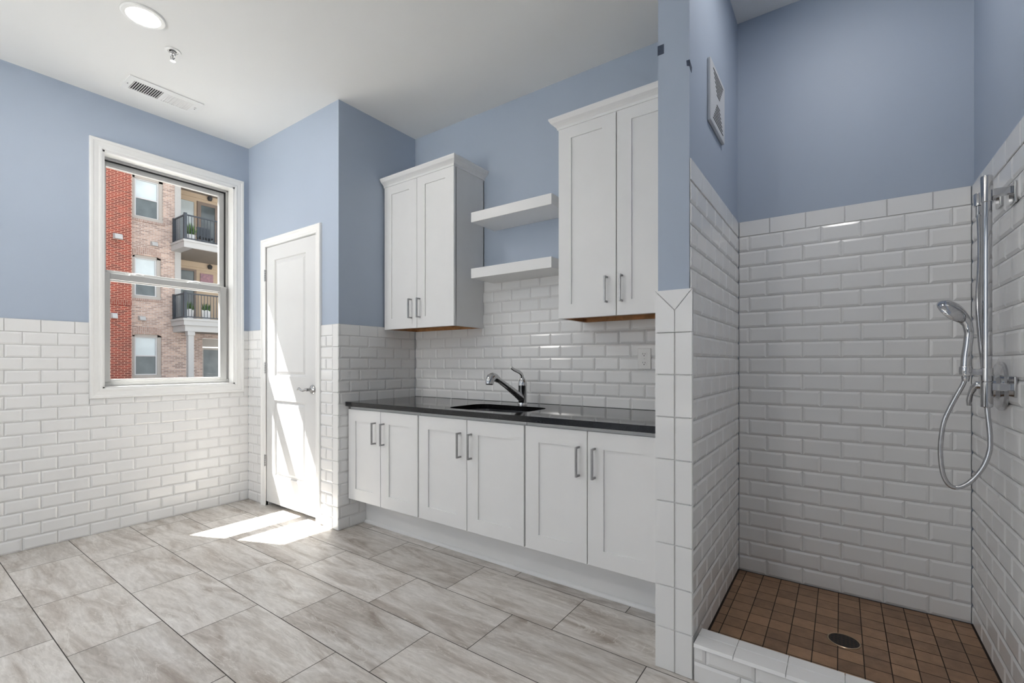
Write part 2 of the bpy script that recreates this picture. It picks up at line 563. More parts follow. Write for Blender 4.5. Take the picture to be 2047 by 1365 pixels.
# return wall between closet and cabinet niche, facing +x
wj = struct(MB().box(1.14, 1.25, 0.11, 0.80, -0.02, H).build('wall_return', 'paint'), 'blue side wall of the cabinet niche beside the closet door', 'wall')
mb = MB()
tiles(mb, xat(1.25), -0.0085, 0.682, 0, 18 * PV, PV, lambda r: 0.084 if r % 2 == 0 else 0.163, flat=(17,))
mb.build('tile_wainscot', ['tile', 'grout'], wj, normals=False)

wb = struct(MB().box(1.25, 3.459, 0.69, 0.80, -0.02, H).build('wall_back', 'paint'), 'blue wall behind the cabinets with tile backsplash', 'wall')
mb = MB()
tiles(mb, backat(0.69), 1.259, 3.452, 0.866, 22 * PV, PV, lambda r: 1.493 if r % 2 else 1.576, z0=0.0)
mb.build('tile_backsplash', ['tile', 'grout'], wb, normals=False)

# divider pillar between cabinets and shower
PX0, PX1 = 3.459, 3.572
wp = struct(MB().box(PX0, PX1, -0.145, 0.80, -0.02, H).build('wall_divider', 'paint'), 'blue wall end between cabinets and shower, white tile below', 'wall')
mb = MB()
pf = backat(-0.145)
us, vsx = [3.4505, 3.5225, 3.5855], [0.1553 * i for i in range(9)]
flat_tiles(mb, pf, us, vsx, h=0.0095)
# capped top course with mitred trim
zt, zb_ = 1.397, vsx[-1]
hh, gg = 0.0095, 0.001
xm, zm = 3.5225, 1.322
mb.quad(pf(us[0] + gg, zb_ + gg, hh), pf(xm - gg, zb_ + gg, hh), pf(xm - gg, zm, hh), pf(us[0] + gg, zt - 2 * gg, hh))
mb.quad(pf(xm + gg, zb_ + gg, hh), pf(us[2] - gg, zb_ + gg, hh), pf(us[2] - gg, zt - 2 * gg, hh), pf(xm + gg, zm, hh))
mb.quad(pf(us[0] + 2 * gg, zt, hh), pf(xm, zm + 2 * gg, hh), pf(us[2] - 2 * gg, zt, hh))
mb.quad(pf(us[0], zb_, 0.003), pf(us[2], zb_, 0.003), pf(us[2], zt, 0.003), pf(us[0], zt, 0.003), m=1)
mb.quad(pf(us[0], zt, hh), pf(us[2], zt, hh), pf(us[2], zt, 0), pf(us[0], zt, 0))
mb.box(us[0], PX0, -0.1505, 0.05, 0, zt - 0.001)        # rounded tile return on the cabinet side
tiles(mb, xneg(PX0), 0.05, 0.685, 0.866, 22 * PV, PV, lambda r: 0.1 if r % 2 else 0.02, z0=0.0)
mb.build('tile_facing', ['tile', 'grout'], wp, normals=False)
mb = MB()
SZ, SP = 0.0502, 0.07890
tiles(mb, xat(PX1), -0.1535, 0.792, SZ, SZ + 23 * SP, SP, lambda r: 0.70 if r % 2 else 0.623, z0=SZ, flat=(22,))
mb.build('tile_wainscot', ['tile', 'grout'], wp, normals=False)

ws = struct(MB().box(3.40, 4.70, 0.80, 0.92, -0.02, H).build('wall_shower', 'paint'), 'blue wall at the back of the shower above white tile', 'wall')
mb = MB()
tiles(mb, backat(0.80), 3.580, 4.457, SZ, SZ + 23 * SP, SP, lambda r: (3.721 if r == 22 else (3.628 if r % 2 else 3.708)), z0=SZ, flat=(22,))
mb.build('tile_wainscot', ['tile', 'grout'], ws, normals=False)

wr = struct(MB().box(4.465, 4.60, -4.3, 0.92, -0.3, H).build('wall_right', 'paint'), 'blue wall carrying the shower fittings above white tile', 'wall')
mb = MB()
tiles(mb, xneg(4.465), -0.16, 0.792, SZ, SZ + 23 * SP, SP, lambda r: 0.70 if r % 2 else 0.623, z0=SZ, flat=(22,))
tiles(mb, xneg(4.465), -4.2, -0.16, 0, 18 * PV, PV, lambda r: 0.70 if r % 2 else 0.623, flat=(17,))
mb.build('tile_wainscot', ['tile', 'grout'], wr, normals=False)

# rear wall behind the camera; its wide window is added to brighten the room
RW = (0.30, 2.90, 0.36, 2.60)
mb = MB()
for (a0, a1, b0, b1) in cut([(-0.13, 4.6, -0.3, H)], [RW]):
    mb.box(a0, a1, -4.3, -4.2, b0, b1)
struct(mb.build('wall_rear', 'paint'), 'blue wall opposite the cabinets around the added fill window', 'wall')
mb = MB()
for (a0, a1, b0, b1) in cut([RW], [(RW[0] + 0.05, 1.58, RW[2] + 0.05, RW[3] - 0.05), (1.62, RW[1] - 0.05, RW[2] + 0.05, RW[3] - 0.05)]):
    mb.box(a0, a1, -4.28, -4.22, b0, b1)
w2 = struct(mb.build('window_fill', 'vinyl'), 'wide two light window added opposite the cabinets to brighten the room', 'window')
MB().box(RW[0] + 0.05, RW[1] - 0.05, -4.252, -4.248, RW[2] + 0.05, RW[3] - 0.05).build('pane', 'glass', w2)

# shower floor, curb
mb = MB()
mb.box(3.572, 4.465, -0.06, 0.80, -0.02, 0.0478, m=1)
for i in range(-2, 13):
    for j in range(-1, 14):
        x0, y0 = 3.617 - 0.0778 + i * 0.0778, 0.745 - j * 0.0777
        a0, a1, b0, b1 = max(x0, 3.583), min(x0 + 0.0778, 4.455), max(y0, -0.05), min(y0 + 0.0777, 0.79)
        if a1 - a0 < 0.01 or b1 - b0 < 0.01: continue
        g = 0.0016
        mb.quad((a0 + g, b0 + g, 0.05), (a1 - g, b0 + g, 0.05), (a1 - g, b1 - g, 0.05), (a0 + g, b1 - g, 0.05), r=(random.random(), random.random(), random.random()))
struct(mb.build('floor_shower', ['sfloor', 'dgrout'], normals=False), 'brown square mosaic tile shower floor with dark grout', 'floor')

mb = MB()
mb.box(3.588, 4.465, -0.150, -0.045, -0.02, 0.130, m=1)
tp = lambda u, v, h: (u, v, 0.1275 + h)
for k in range(-1, 7):
    a0, a1 = max(3.590, 3.718 + (k - 1) * 0.1543), min(3.718 + k * 0.1543, 4.462)
    if a1 - a0 < 0.01: continue
    for b0, b1 in ((-0.1655, -0.0985), (-0.0955, -0.043)):
        mb.add([(a0 + .001, b0, .126), (a1 - .001, b0, .126), (a1 - .001, b1, .130), (a0 + .001, b1, .130),
                (a0 + .001, b0 + .006, .136), (a1 - .001, b0 + .006, .136), (a1 - .001, b1, .136), (a0 + .001, b1, .136)],
               [(4, 5, 6, 7), (0, 1, 5, 4), (2, 3, 7, 6), (1, 2, 6, 5), (3, 0, 4, 7)])
tiles(mb, backat(-0.150), 3.590, 4.462, 0, 0.126, PV, lambda r: 3.74 if r % 2 == 0 else 3.63, z0=-0.006)
struct(mb.build('trim_curb', ['tile', 'grout'], normals=False), 'low white tiled curb at the shower entrance', 'curb')

# toe kick board with quarter round
mb = MB()
mb.box(1.259, 3.452, 0.215, 0.233, 0.0, 0.215)
bb = struct(mb.build('baseboard_cabinets', 'cab'), 'white toe kick board under the base cabinets', 'baseboard')
q = MB()
for i in range(6):
    a, b = R(90 * i / 6), R(90 * (i + 1) / 6)
    q.quad((1.259, 0.215 - 0.016 * math.cos(a), 0.019 * math.sin(a)), (3.452, 0.215 - 0.016 * math.cos(a), 0.019 * math.sin(a)),
           (3.452, 0.215 - 0.016 * math.cos(b), 0.019 * math.sin(b)), (1.259, 0.215 - 0.016 * math.cos(b), 0.019 * math.sin(b)))
q.build('shoe_molding', 'cab', bb, smooth=True)

# ------------------------------------------------------------------ window_1 in the left wall
W1 = thing('window_1', 'white double hung window with a brick building outside', 'window', (-0.06, -0.52, 0.96), kind='structure')
casing(MB(), left, *WIN, PROF, True).build('casing', 'trim', W1)
mb = MB()
a0, a1, b0, b1 = WIN
mb.box(-0.19, 0.004, a0, a0 + 0.012, b0, b1); mb.box(-0.19, 0.004, a1 - 0.012, a1, b0, b1)
mb.box(-0.13, 0.004, a0, a1, b1 - 0.012, b1); mb.box(-0.13, 0.004, a0, a1, b0, b0 + 0.010)
mb.box(-0.20, -0.13, a0, a1, b0, b0 + 0.012)
mb.build('jamb', 'trim', W1)
mb = MB()
F0, F1, F2, F3 = -0.925, -0.122, 0.970, 2.541
mb.box(-0.15, -0.085, F0, F0 + 0.018, F2, F3); mb.box(-0.15, -0.085, F1 - 0.012, F1, F2, F3)
mb.box(-0.15, -0.085, F0, F1, F3 - 0.014, F3); mb.box(-0.15, -0.070, F0, F1, F2, F2 + 0.028)
mb.build('frame', 'vinyl', W1, bev=0.002)
mb = MB()
mb.box(-0.112, -0.104, F0 + 0.016, F1 - 0.010, 2.519, 2.528)
mb.box(-0.112, -0.104, F1 - 0.022, F1 - 0.011, 1.75, 2.528)
mb.box(-0.112, -0.104, F0 + 0.018, F0 + 0.024, 1.75, 2.528)
mb.build('weatherstrip', 'black', W1)  # black strips stand in for the dark gap lines round the upper sash
def sash(x0, x1, y0, y1, z0, z1, g0, g1, h0, h1):
    m = MB()
    m.box(x0, x1, y0, g0, z0, z1); m.box(x0, x1, g1, y1, z0, z1)
    m.box(x0, x1, g0, g1, z0, h0); m.box(x0, x1, g0, g1, h1, z1)
    s = m.build('sash', 'vinyl', W1, bev=0.003)
    MB().box((x0 + x1) / 2 - .003, (x0 + x1) / 2 + .003, g0 - .002, g1 + .002, h0 - .002, h1 + .002).build('glass', 'glass', s)
    return s
sash(-0.145, -0.110, -0.907, -0.134, 1.700, 2.520, -0.891, -0.178, 1.772, 2.487)
lo = sash(-0.106, -0.068, -0.909, -0.141, 0.998, 1.747, -0.878, -0.189, 1.018, 1.705)
for yy in (-0.735, -0.375):
    m = MB()
    m.box(-0.100, -0.074, yy - 0.035, yy + 0.035, 1.747, 1.755)
    m.tube([(-0.085, yy - 0.005, 1.757), (-0.082, yy + 0.015, 1.762), (-0.076, yy + 0.045, 1.759)], [0.008, 0.007, 0.004], 8)
    m.build('sash_lock', 'trim', lo, smooth=True)

# ------------------------------------------------------------------ door_1
D1 = thing('door_1', 'white two panel closet door with sunlight across it', 'door', (0.64, 0.0, 0.0), kind='structure')
casing(MB(), back, DO[0] + 0.004, DO[1] + 0.004, 0.0, DO[3] + 0.002, [(o * 0.92, h) for o, h in PROF], False).build('casing', 'trim', D1)
mb = MB()
mb.box(DO[0], DO[0] + 0.004, -0.004, 0.10, 0, DO[3]); mb.box(DO[1] - 0.004, DO[1], -0.004, 0.10, 0, DO[3]); mb.box(DO[0], DO[1], -0.004, 0.10, DO[3] - 0.002, DO[3])
mb.build('jamb', 'trim', D1)
MB().box(0.2, 1.1, 0.12, 0.13, 0.0, 2.1).build('closet_back', 'dark', D1)
mb = MB()
x0, x1, z0, z1, yf = 0.2935, 0.983, 0.034, 2.041, -0.001
xs, zs = [x0, 0.418, 0.851, x1], [z0, 0.252, 0.840, 1.028, 1.934, z1]
for i in range(3):
    for j in range(5):
        if i == 1 and j in (1, 3):
            rings = [(0, 0), (0.006, 0.008), (0.018, 0.009), (0.036, 0.002)]
            A0, A1, B0, B1 = xs[1], xs[2], zs[j], zs[j + 1]
            rr = lambda o, d: [(A0 + o, yf + d, B0 + o), (A1 - o, yf + d, B0 + o), (A1 - o, yf + d, B1 - o), (A0 + o, yf + d, B1 - o)]
            for (o0, d0), (o1, d1) in zip(rings, rings[1:]):
                p, q2 = rr(o0, d0), rr(o1, d1)
                for k in range(4):
                    mb.quad(p[k], p[(k + 1) % 4], q2[(k + 1) % 4], q2[k])
            mb.quad(*rr(*rings[-1]))
        else:
            mb.quad((xs[i], yf, zs[j]), (xs[i + 1], yf, zs[j]), (xs[i + 1], yf, zs[j + 1]), (xs[i], yf, zs[j + 1]))
mb.box(x0, x1, yf + 0.012, 0.035, z0, z1)
for (p, q2) in (((x0, z0), (x1, z0)), ((x1, z0), (x1, z1)), ((x1, z1), (x0, z1)), ((x0, z1), (x0, z0))):
    mb.quad((p[0], yf, p[1]), (q2[0], yf, q2[1]), (q2[0], yf + 0.012, q2[1]), (p[0], yf + 0.012, p[1]))
slab = mb.build('slab', 'door', D1, normals=False)
for hz in (1.823, 1.091, 0.358):
    m = MB()
    for k in range(5):
        m.tube([(0.2865, -0.009, hz - 0.045 + 0.018 * k + 0.001), (0.2865, -0.009, hz - 0.045 + 0.018 * (k + 1) - 0.001)], 0.006, 10)
    m.tube([(0.2865, -0.009, hz - 0.048), (0.2865, -0.009, hz + 0.048)], 0.004, 8)
    m.box(0.276, 0.2965, -0.0055, 0.0, hz - 0.045, hz + 0.045)
    m.build('hinge', 'nickel', D1, smooth=True)
m = MB()
KX, KZ = 0.945, 0.941
m.lathe([(0.0, 0.0), (0.033, 0.0), (0.033, 0.004), (0.029, 0.010), (0.018, 0.014), (0.012, 0.020), (0.011, 0.045), (0.013, 0.048), (0.0, 0.050)], (KX, -0.001, KZ), (0, -1, 0))
hd = m.build('handle_rose', 'nickel', D1, smooth=True)
m = MB()
m.tube([(KX + 0.008, -0.045, KZ), (KX - 0.02, -0.047, KZ - 0.001), (KX - 0.05, -0.049, KZ - 0.009), (KX - 0.075, -0.05, KZ - 0.004), (KX - 0.098, -0.049, KZ + 0.008), (KX - 0.115, -0.047, KZ + 0.003), (KX - 0.123, -0.046, KZ - 0.007)],
       [0.0105, 0.0098, 0.0085, 0.0075, 0.007, 0.0065, 0.005], 12)
m.build('lever', 'nickel', hd, smooth=True)
MB().box(0.9835, 0.9875, -0.0035, 0.012, 0.91, 0.972).build('strike_plate', 'nickel', D1, bev=0.001)

# ------------------------------------------------------------------ cabinets
def shaker(x0, x1, z0, z1, yf, th=0.019, fw=0.0775, dep=0.0075):
    m = MB()
    o = [(x0, z0), (x1, z0), (x1, z1), (x0, z1)]
    i = [(x0 + fw, z0 + fw), (x1 - fw, z0 + fw), (x1 - fw, z1 - fw), (x0 + fw, z1 - fw)]
    c = 0.0013
    oc = [(x0 + c, z0 + c), (x1 - c, z0 + c), (x1 - c, z1 - c), (x0 + c, z1 - c)]
    P = lambda p, y: (p[0], y, p[1])
    for k in range(4):
        j = (k + 1) % 4
        m.quad(P(oc[k], yf), P(oc[j], yf), P(i[j], yf), P(i[k], yf))
        m.quad(P(o[k], yf + c), P(o[j], yf + c), P(oc[j], yf), P(oc[k], yf))
        m.quad(P(i[k], yf), P(i[j], yf), P(i[j], yf + dep), P(i[k], yf + dep))
        m.quad(P(o[k], yf + c), P(o[j], yf + c), P(o[j], yf + th), P(o[k], yf + th))
    m.quad(*[P(p, yf + dep) for p in i])
    m.quad(*[P(p, yf + th) for p in o])
    return m
def handle(x, z0, z1, yf, parent):
    m = MB()
    w_ = 0.0048
    yb = yf - 0.030
    m.box(x - w_, x + w_, yb - w_, yb + w_, z0, z1)
    for z in (z0, z1 - 2 * w_):
        m.box(x - w_, x + w_, yb + w_, yf + 0.001, z, z + 2 * w_)
    return m.build('handle', 'steel', parent, bev=0.0012)

BG = 'white base cabinets under the granite countertop'
BY = 0.066
for (c0, c1, d, lab, last) in (
    (1.262, 1.947, [(1.264, 1.600), (1.6045, 1.944)], 'white base cabinet beside the tiled return wall and closet door', 0),
    (1.950, 2.716, [(1.955, 2.3315), (2.3355, 2.712)], 'white base cabinet directly below the sink and faucet', 0),
    (2.719, 3.449, [(2.722, 3.062), (3.0665, 3.4075)], 'white base cabinet beside the tiled wall end, under the outlet', 1)):
    t = thing('base_cabinet', lab, 'cabinet', ((c0 + c1) / 2, 0.38, 0.2), BG)
    m = MB()
    m.box(c0, c0 + 0.018, BY + 0.021, 0.678, 0.200, 0.832); m.box(c1 - 0.018, c1, BY + 0.021, 0.678, 0.200, 0.832)
    m.box(c0, c1, BY + 0.021, 0.678, 0.200, 0.216)
    m.box(c0, c1, 0.670, 0.678, 0.2, 0.832)
    m.box(c0, c1, BY + 0.020, BY + 0.040, 0.780, 0.832)
    m.box((d[0][1] + d[1][0]) / 2 - .02, (d[0][1] + d[1][0]) / 2 + .02, BY + 0.0205, BY + 0.035, 0.2165, 0.7795)
    if last:
        m.box(3.409, c1, BY + 0.004, BY + 0.02, 0.203, 0.815)
    m.build('carcass', 'cabin', t)
    for k, (a, b) in enumerate(d):
        dr = shaker(a, b, 0.203, 0.8155, BY).build('door', 'cab', t, normals=False)
        hx = b - 0.050 if k == 0 else a + 0.030
        handle({0: 1.551, 1: 1.636, 2: 2.287, 3: 2.366, 4: 3.022, 5: 3.102}[int((c0 > 1.9) + (c0 > 2.5)) * 2 + k], 0.603, 0.744, BY, dr)

UG = 'white wall cabinets either side of the floating shelves'
UY = 0.375
def crown_mb(x0, x1, y0, y1, wallside):
    """crown moulding round the top: front and exposed side"""
    m = MB()
    prof = [(-0.004, 2.419), (0.006, 2.420), (0.008, 2.432), (0.018, 2.442), (0.032, 2.452), (0.039, 2.463), (0.042, 2.468), (0.042, 2.477), (0.0, 2.477)]
    for (o0, h0), (o1, h1) in zip(prof, prof[1:]):
        if wallside == 'L':   # free side at x1
            p = lambda o, h: [(x0, y0 - o, h), (x1 + o, y0 - o, h), (x1 + o, y1, h)]
        else:
            p = lambda o, h: [(x1, y0 - o, h), (x0 - o, y0 - o, h), (x0 - o, y1, h)]
        a, b = p(o0, h0), p(o1, h1)
        for k in range(2):
            m.quad(a[k], a[k + 1], b[k + 1], b[k])
    m.quad((x0, y0, 2.477), (x1, y0, 2.477), (x1, y1, 2.477), (x0, y1, 2.477))
    return m
for (c0, c1, d, lab, ws_, hx) in (
    (1.262, 1.953, [(1.262, 1.6045), (1.6075, 1.953)], 'white wall cabinet with crown moulding beside the closet return wall', 'L', (1.553, 1.637)),
    (2.737, 3.449, [(2.737, 3.0735), (3.0785, 3.414)], 'white wall cabinet with crown moulding above the outlet, by the wall end', 'R', (3.024, 3.107))):
    t = thing('wall_cabinet', lab, 'cabinet', ((c0 + c1) / 2, 0.53, 1.375), UG)
    m = MB()
    m.box(c0, c0 + 0.016, UY + 0.022, 0.689, 1.375, 2.46); m.box(c1 - 0.016, c1, UY + 0.022, 0.689, 1.375, 2.46)
    m.box(c0, c1, UY + 0.022, 0.689, 2.44, 2.46); m.box(c0, c1, 0.682, 0.689, 1.40, 2.42)
    m.box(c0, c1, UY + 0.022, UY + 0.024, 1.42, 2.42)
    if ws_ == 'R':
        m.box(3.415, c1, UY + 0.004, UY + 0.022, 1.375, 2.437)
    m.build('carcass', 'cabin', t)
    m = MB()
    m.box(c0 + 0.0165, c1 - 0.0165, UY + 0.024, 0.681, 1.398, 1.410)
    m.box(c0 + 0.0165, c1 - 0.0165, UY + 0.0245, UY + 0.036, 1.3755, 1.398)
    m.box(c0 + 0.0165, c1 - 0.0165, 0.668, 0.681, 1.3755, 1.398)
    m.box(c0 + 0.0165, c0 + 0.026, UY + 0.036, 0.668, 1.3755, 1.398); m.box(c1 - 0.026, c1 - 0.0165, UY + 0.036, 0.668, 1.3755, 1.398)
    tag(m.build('underside', 'wood', t), 'unpainted brown wood underside')
    crown_mb(c0, c1, UY + 0.0, 0.69, ws_).build('crown', 'cab', t)
    for k, (a, b) in enumerate(d):
        dr = shaker(a, b, 1.3745, 2.437, UY).build('door', 'cab', t, normals=False)
        handle(hx[k], 1.443, 1.580, UY, dr)

for z, lab in ((2.048, 'upper of two white floating shelves between the wall cabinets'), (1.682, 'lower of two white floating shelves, just above the tile')):
    tag(MB().box(2.045, 2.653, 0.440, 0.689, z, z + 0.064).build('floating_shelf', 'cab', bev=0.0015), lab, 'shelf', 'floating shelves')

# ------------------------------------------------------------------ countertop, sink, faucet, outlet
def rounded(x0, x1, y0, y1, r, n=7):
    pts = []
    for cx, cy, a in ((x1 - r, y1 - r, 0), (x0 + r, y1 - r, 90), (x0 + r, y0 + r, 180), (x1 - r, y0 + r, 270)):
        for i in range(n + 1):
            t = R(a + 90 * i / n)
            pts.append((cx + r * math.cos(t), cy + r * math.sin(t)))
    return pts
SK = (2.105, 2.635, 0.125, 0.468)
outer = [(1.2595, 0.046), (3.4495, 0.046), (3.4495, 0.681), (1.2595, 0.681)]
inner = rounded(*SK, 0.085)
bm = bmesh.new()
CT = {}
for z in (0.836, 0.866):
    lo_ = [bm.verts.new((x, y, z)) for x, y in outer]
    li_ = [bm.verts.new((x, y, z)) for x, y in inner]
    ed = [bm.edges.new((l[i], l[(i + 1) % len(l)])) for l in (lo_, li_) for i in range(len(l))]
    bmesh.ops.triangle_fill(bm, use_beauty=True, use_dissolve=False, edges=ed)
    CT[z] = (lo_, li_)
for k in (0, 1):
    a, b = CT[0.836][k], CT[0.866][k]
    for i in range(len(a)):
        bm.faces.new((a[i], a[(i + 1) % len(a)], b[(i + 1) % len(a)], b[i]))
bmesh.ops.recalc_face_normals(bm, faces=bm.faces)
me = bpy.data.meshes.new('countertop')
bm.to_mesh(me)
bm.free()
me.materials.append(M['granite'])
ct = bpy.data.objects.new('countertop', me)
COL.objects.link(ct)
tag(ct, 'polished black granite countertop with a sink cut into it', 'countertop')

t = thing('sink', 'dark undermounted sink bowl set in the black countertop', 'sink', (2.37, 0.3, 0.66))
m = MB()
L0 = rounded(SK[0] - .012, SK[1] + .012, SK[2] - .012, SK[3] + .012, 0.09)
L1 = rounded(SK[0] - .004, SK[1] + .004, SK[2] - .004, SK[3] + .004, 0.09)
L2 = rounded(SK[0] + .002, SK[1] - .002, SK[2] + .002, SK[3] - .002, 0.09)
L3 = rounded(SK[0] + .03, SK[1] - .03, SK[2] + .03, SK[3] - .03, 0.07)
lv = [(L0, 0.8345), (L1, 0.8345), (L2, 0.70), (L3, 0.675)]
for (a, za), (b, zb2) in zip(lv, lv[1:]):
    for i in range(len(a)):
        j = (i + 1) % len(a)
        m.quad((*a[i], za), (*a[j], za), (*b[j], zb2), (*b[i], zb2))
m.quad(*[(*p, 0.675) for p in L3])
m.build('bowl', 'sink', t, smooth=True)
MB().lathe([(0, .676), (.042, .676), (.042, .679), (.03, .680), (.028, .677), (0, .677)], (2.37, 0.3, 0)).build('drain', 'chrome', t, smooth=True)

t = thing('faucet', 'chrome single lever pull-out kitchen faucet behind the sink', 'faucet', (2.386, 0.537, 0.866))
FX, FY = 2.386, 0.537
MB().lathe([(0, .8662), (.030, .8662), (.030, .874), (.0285, .882), (0, .882)], (FX, FY, 0)).build('base', 'chrome', t, smooth=True)
MB().lathe([(0, .882), (.0275, .882), (.0275, .986), (.0285, .988), (.0285, .992), (.027, .994), (0, .994)], (FX, FY, 0)).build('body', 'chrome', t, smooth=True)
MB().tube([(FX, FY - .002, .905), (FX, FY - .026, .917), (FX, FY - .075, .944), (FX, FY - .15, .983), (FX, FY - .225, 1.019), (FX, FY - .262, 1.036)],
          [.021, .0235, .021, .0185, .0165, .0165], 16).build('spout', 'chrome', t, smooth=True)
m = MB()
m.tube([(FX, FY - .258, 1.034), (FX, FY - .285, 1.046), (FX, FY - .305, 1.050), (FX, FY - .322, 1.044), (FX, FY - .333, 1.028), (FX, FY - .336, 1.010)],
       [.0195, .0235, .0255, .0265, .0255, .0235], 18)
sh = m.build('spray_head', 'chrome', t, smooth=True)
MB().lathe([(0, 0), (.019, 0), (.021, .004), (0, .004)], (FX, FY - .3365, 1.0055), (0, 0.1, 1)).build('nozzle', 'black', sh, smooth=True)
m = MB()
m.lathe([(0, .994), (.0275, .994), (.0270, 1.004), (.0235, 1.018), (.0165, 1.030), (.013, 1.038), (0, 1.040)], (FX, FY, 0))
m.tube([(FX, FY, 1.030), (FX, FY - .003, 1.046), (FX, FY - .012, 1.060), (FX, FY - .032, 1.072), (FX, FY - .065, 1.081), (FX, FY - .098, 1.091), (FX, FY - .126, 1.104)],
       [.013, .012, .0105, .0095, .0088, .0085, .0078], 12, squash=(0.6, 1.2))
m.build('lever', 'chrome', t, smooth=True)

t = thing('wall_outlet', 'white duplex electrical outlet on the tiled backsplash', 'outlet', (3.116, 0.676, 1.153))
MB().box(3.078, 3.154, 0.6735, 0.6815, 1.095, 1.212).build('cover_plate', 'plastic', t, bev=0.003)
for zc in (1.178, 1.129):
    m = MB()
    pts = []
    for i in range(24):
        a = 2 * math.pi * i / 24
        pts.append((3.116 + max(-.0165, min(.0165, .0185 * math.cos(a))), zc + max(-.0142, min(.0142, .0185 * math.sin(a)))))
    m.quad(*[(x, 0.6722, z) for x, z in pts])
    for i in range(24):
        p, q2 = pts[i], pts[(i + 1) % 24]
        m.quad((p[0], .6722, p[1]), (q2[0], .6722, q2[1]), (q2[0], .6738, q2[1]), (p[0], .6738, p[1]))
    rc = m.build('receptacle', 'plastic', t)
    m = MB()
    m.box(3.1085, 3.1105, .6714, .6724, zc - .001, zc + .008); m.box(3.1215, 3.1235, .6714, .6724, zc - .001, zc + .007)
    m.lathe([(0, 0), (.0028, 0), (.0028, .001), (0, .001)], (3.116, .6724, zc - .0075), (0, -1, 0), 10)
    m.build('plug_slot', 'black', rc)
MB().lathe([(0, 0), (.003, 0), (.0025, .0015), (0, .0018)], (3.116, .6737, 1.1535), (0, -1, 0), 10).build('screw', 'nickel', t, smooth=True)

# ------------------------------------------------------------------ ceiling things
def downlight(x, y, power, label, radius=0.094):
    t = thing('recessed_downlight', label, 'ceiling light', (x, y, H), 'recessed ceiling lights')
    MB().lathe([(radius, -0.0005), (radius, -0.004), (radius - .004, -0.009), (radius - .018, -0.011), (radius - .022, -0.009), (radius - .022, -0.0005)], (x, y, H), n=40).build('trim_ring', 'plastic', t, smooth=True)
    MB().lathe([(0, -0.002), (radius - .0225, -0.002), (radius - .0225, -0.0075), (radius - .03, -0.0095), (0, -0.0105)], (x, y, H), n=40).build('lens', 'lens', t, smooth=True)
    l = bpy.data.lights.new('downlight_lamp', 'AREA')
    l.shape = 'DISK'
    l.size = 2 * (radius - .038)
    l.energy = power
    l.color = (1.0, 0.965, 0.92)
    o = bpy.data.objects.new('downlight_lamp', l)
    COL.objects.link(o)
    o.parent = t
    o.location = (0, 0, -0.0135)
    return t
downlight(1.098, -1.03, LAMP['main'], 'round white recessed ceiling light beyond the sprinkler head')
downlight(1.098, -3.0, LAMP['rear'], 'round recessed ceiling light added as fill near the added window')  # unseen fixture added for fill light
downlight(3.0, -3.0, LAMP['rear'], 'round recessed ceiling light added as fill, farthest from the window wall')  # second unseen fixture, also added as fill
downlight(4.02, 0.10, LAMP['shower'], 'round recessed ceiling light inside the shower, above the drain')

t = thing('sprinkler_head', 'small chrome fire sprinkler hanging from the ceiling beside the vent', 'sprinkler', (0.908, -0.838, H))
SPX, SPY = 0.908, -0.838
MB().lathe([(.039, -0.0005), (.040, -.002), (.037, -.005), (.026, -.006), (.024, -.003), (.018, -.003), (.018, -.0005)], (SPX, SPY, H), n=32).build('escutcheon', 'plastic', t, smooth=True)
m = MB()
m.lathe([(0, -.001), (.013, -.001), (.013, -.012), (.015, -.013), (.015, -.020), (.010, -.022), (0, -.022)], (SPX, SPY, H), n=16)
for s_ in (-1, 1):
    m.tube([(SPX + .011 * s_, SPY + .004 * s_, H - .020), (SPX + .015 * s_, SPY + .005 * s_, H - .030), (SPX + .013 * s_, SPY + .004 * s_, H - .042), (SPX + .003 * s_, SPY, H - .052)], .0028, 8)
m.build('body', 'chrome', t, smooth=True)
MB().tube([(SPX, SPY, H - .022), (SPX, SPY, H - .050)], .0022, 8).build('bulb', 'dark', t, smooth=True)
MB().lathe([(0, -.050), (.004, -.050), (.005, -.056), (.014, -.0575), (.014, -.059), (0, -.060)], (SPX, SPY, H), n=20).build('deflector', 'chrome', t, smooth=True)

t = thing('ceiling_vent', 'white louvred air register set in the ceiling above the window', 'vent', (0.345, -0.705, H))
m = MB()
V = (0.245, 0.445, -0.908, -0.502)
holes = [(0.270, 0.395, -0.872, -0.716), (0.270, 0.395, -0.696, -0.540)]
for (a0, a1, b0, b1) in cut([V], holes):
    m.box(a0, a1, b0, b1, H - 0.007, H - 0.0005)
m.build('face_frame', 'plastic', t)
MB().box(0.262, 0.403, -0.880, -0.532, H - 0.0015, H - 0.0006).build('duct', 'dark', t)  # dark sheet painted for the shade inside; the ceiling is uncut
for gi, (a0, a1, b0, b1) in enumerate(holes):
    m = MB()
    for k in range(13):
        yc = b0 + (k + 0.5) * (b1 - b0) / 13
        dy = 0.0019 if gi == 0 else -0.0040
        tk = 0.0020 if gi == 0 else 0.0014
        z_a, z_b = H - 0.0075, H - 0.0017
        m.add([(a0, yc - dy - tk, z_a), (a1, yc - dy - tk, z_a), (a1, yc + dy - tk, z_b), (a0, yc + dy - tk, z_b),
               (a0, yc - dy + tk, z_a), (a1, yc - dy + tk, z_a), (a1, yc + dy + tk, z_b), (a0, yc + dy + tk, z_b)],
              [(0, 1, 2, 3), (4, 5, 6, 7), (0, 1, 5, 4), (2, 3, 7, 6), (0, 3, 7, 4), (1, 2, 6, 5)])
    m.build('louvre_panel', 'plastic', t)
for yy in (-0.891, -0.519):
    MB().lathe([(0, 0), (.0035, 0), (.003, -.0018), (0, -.002)], (0.333, yy, H - .007), n=10).build('screw', 'nickel', t, smooth=True)
MB().box(0.355, 0.362, -0.530, -0.518, H - .016, H - .007).build('damper_tab', 'plastic', t)

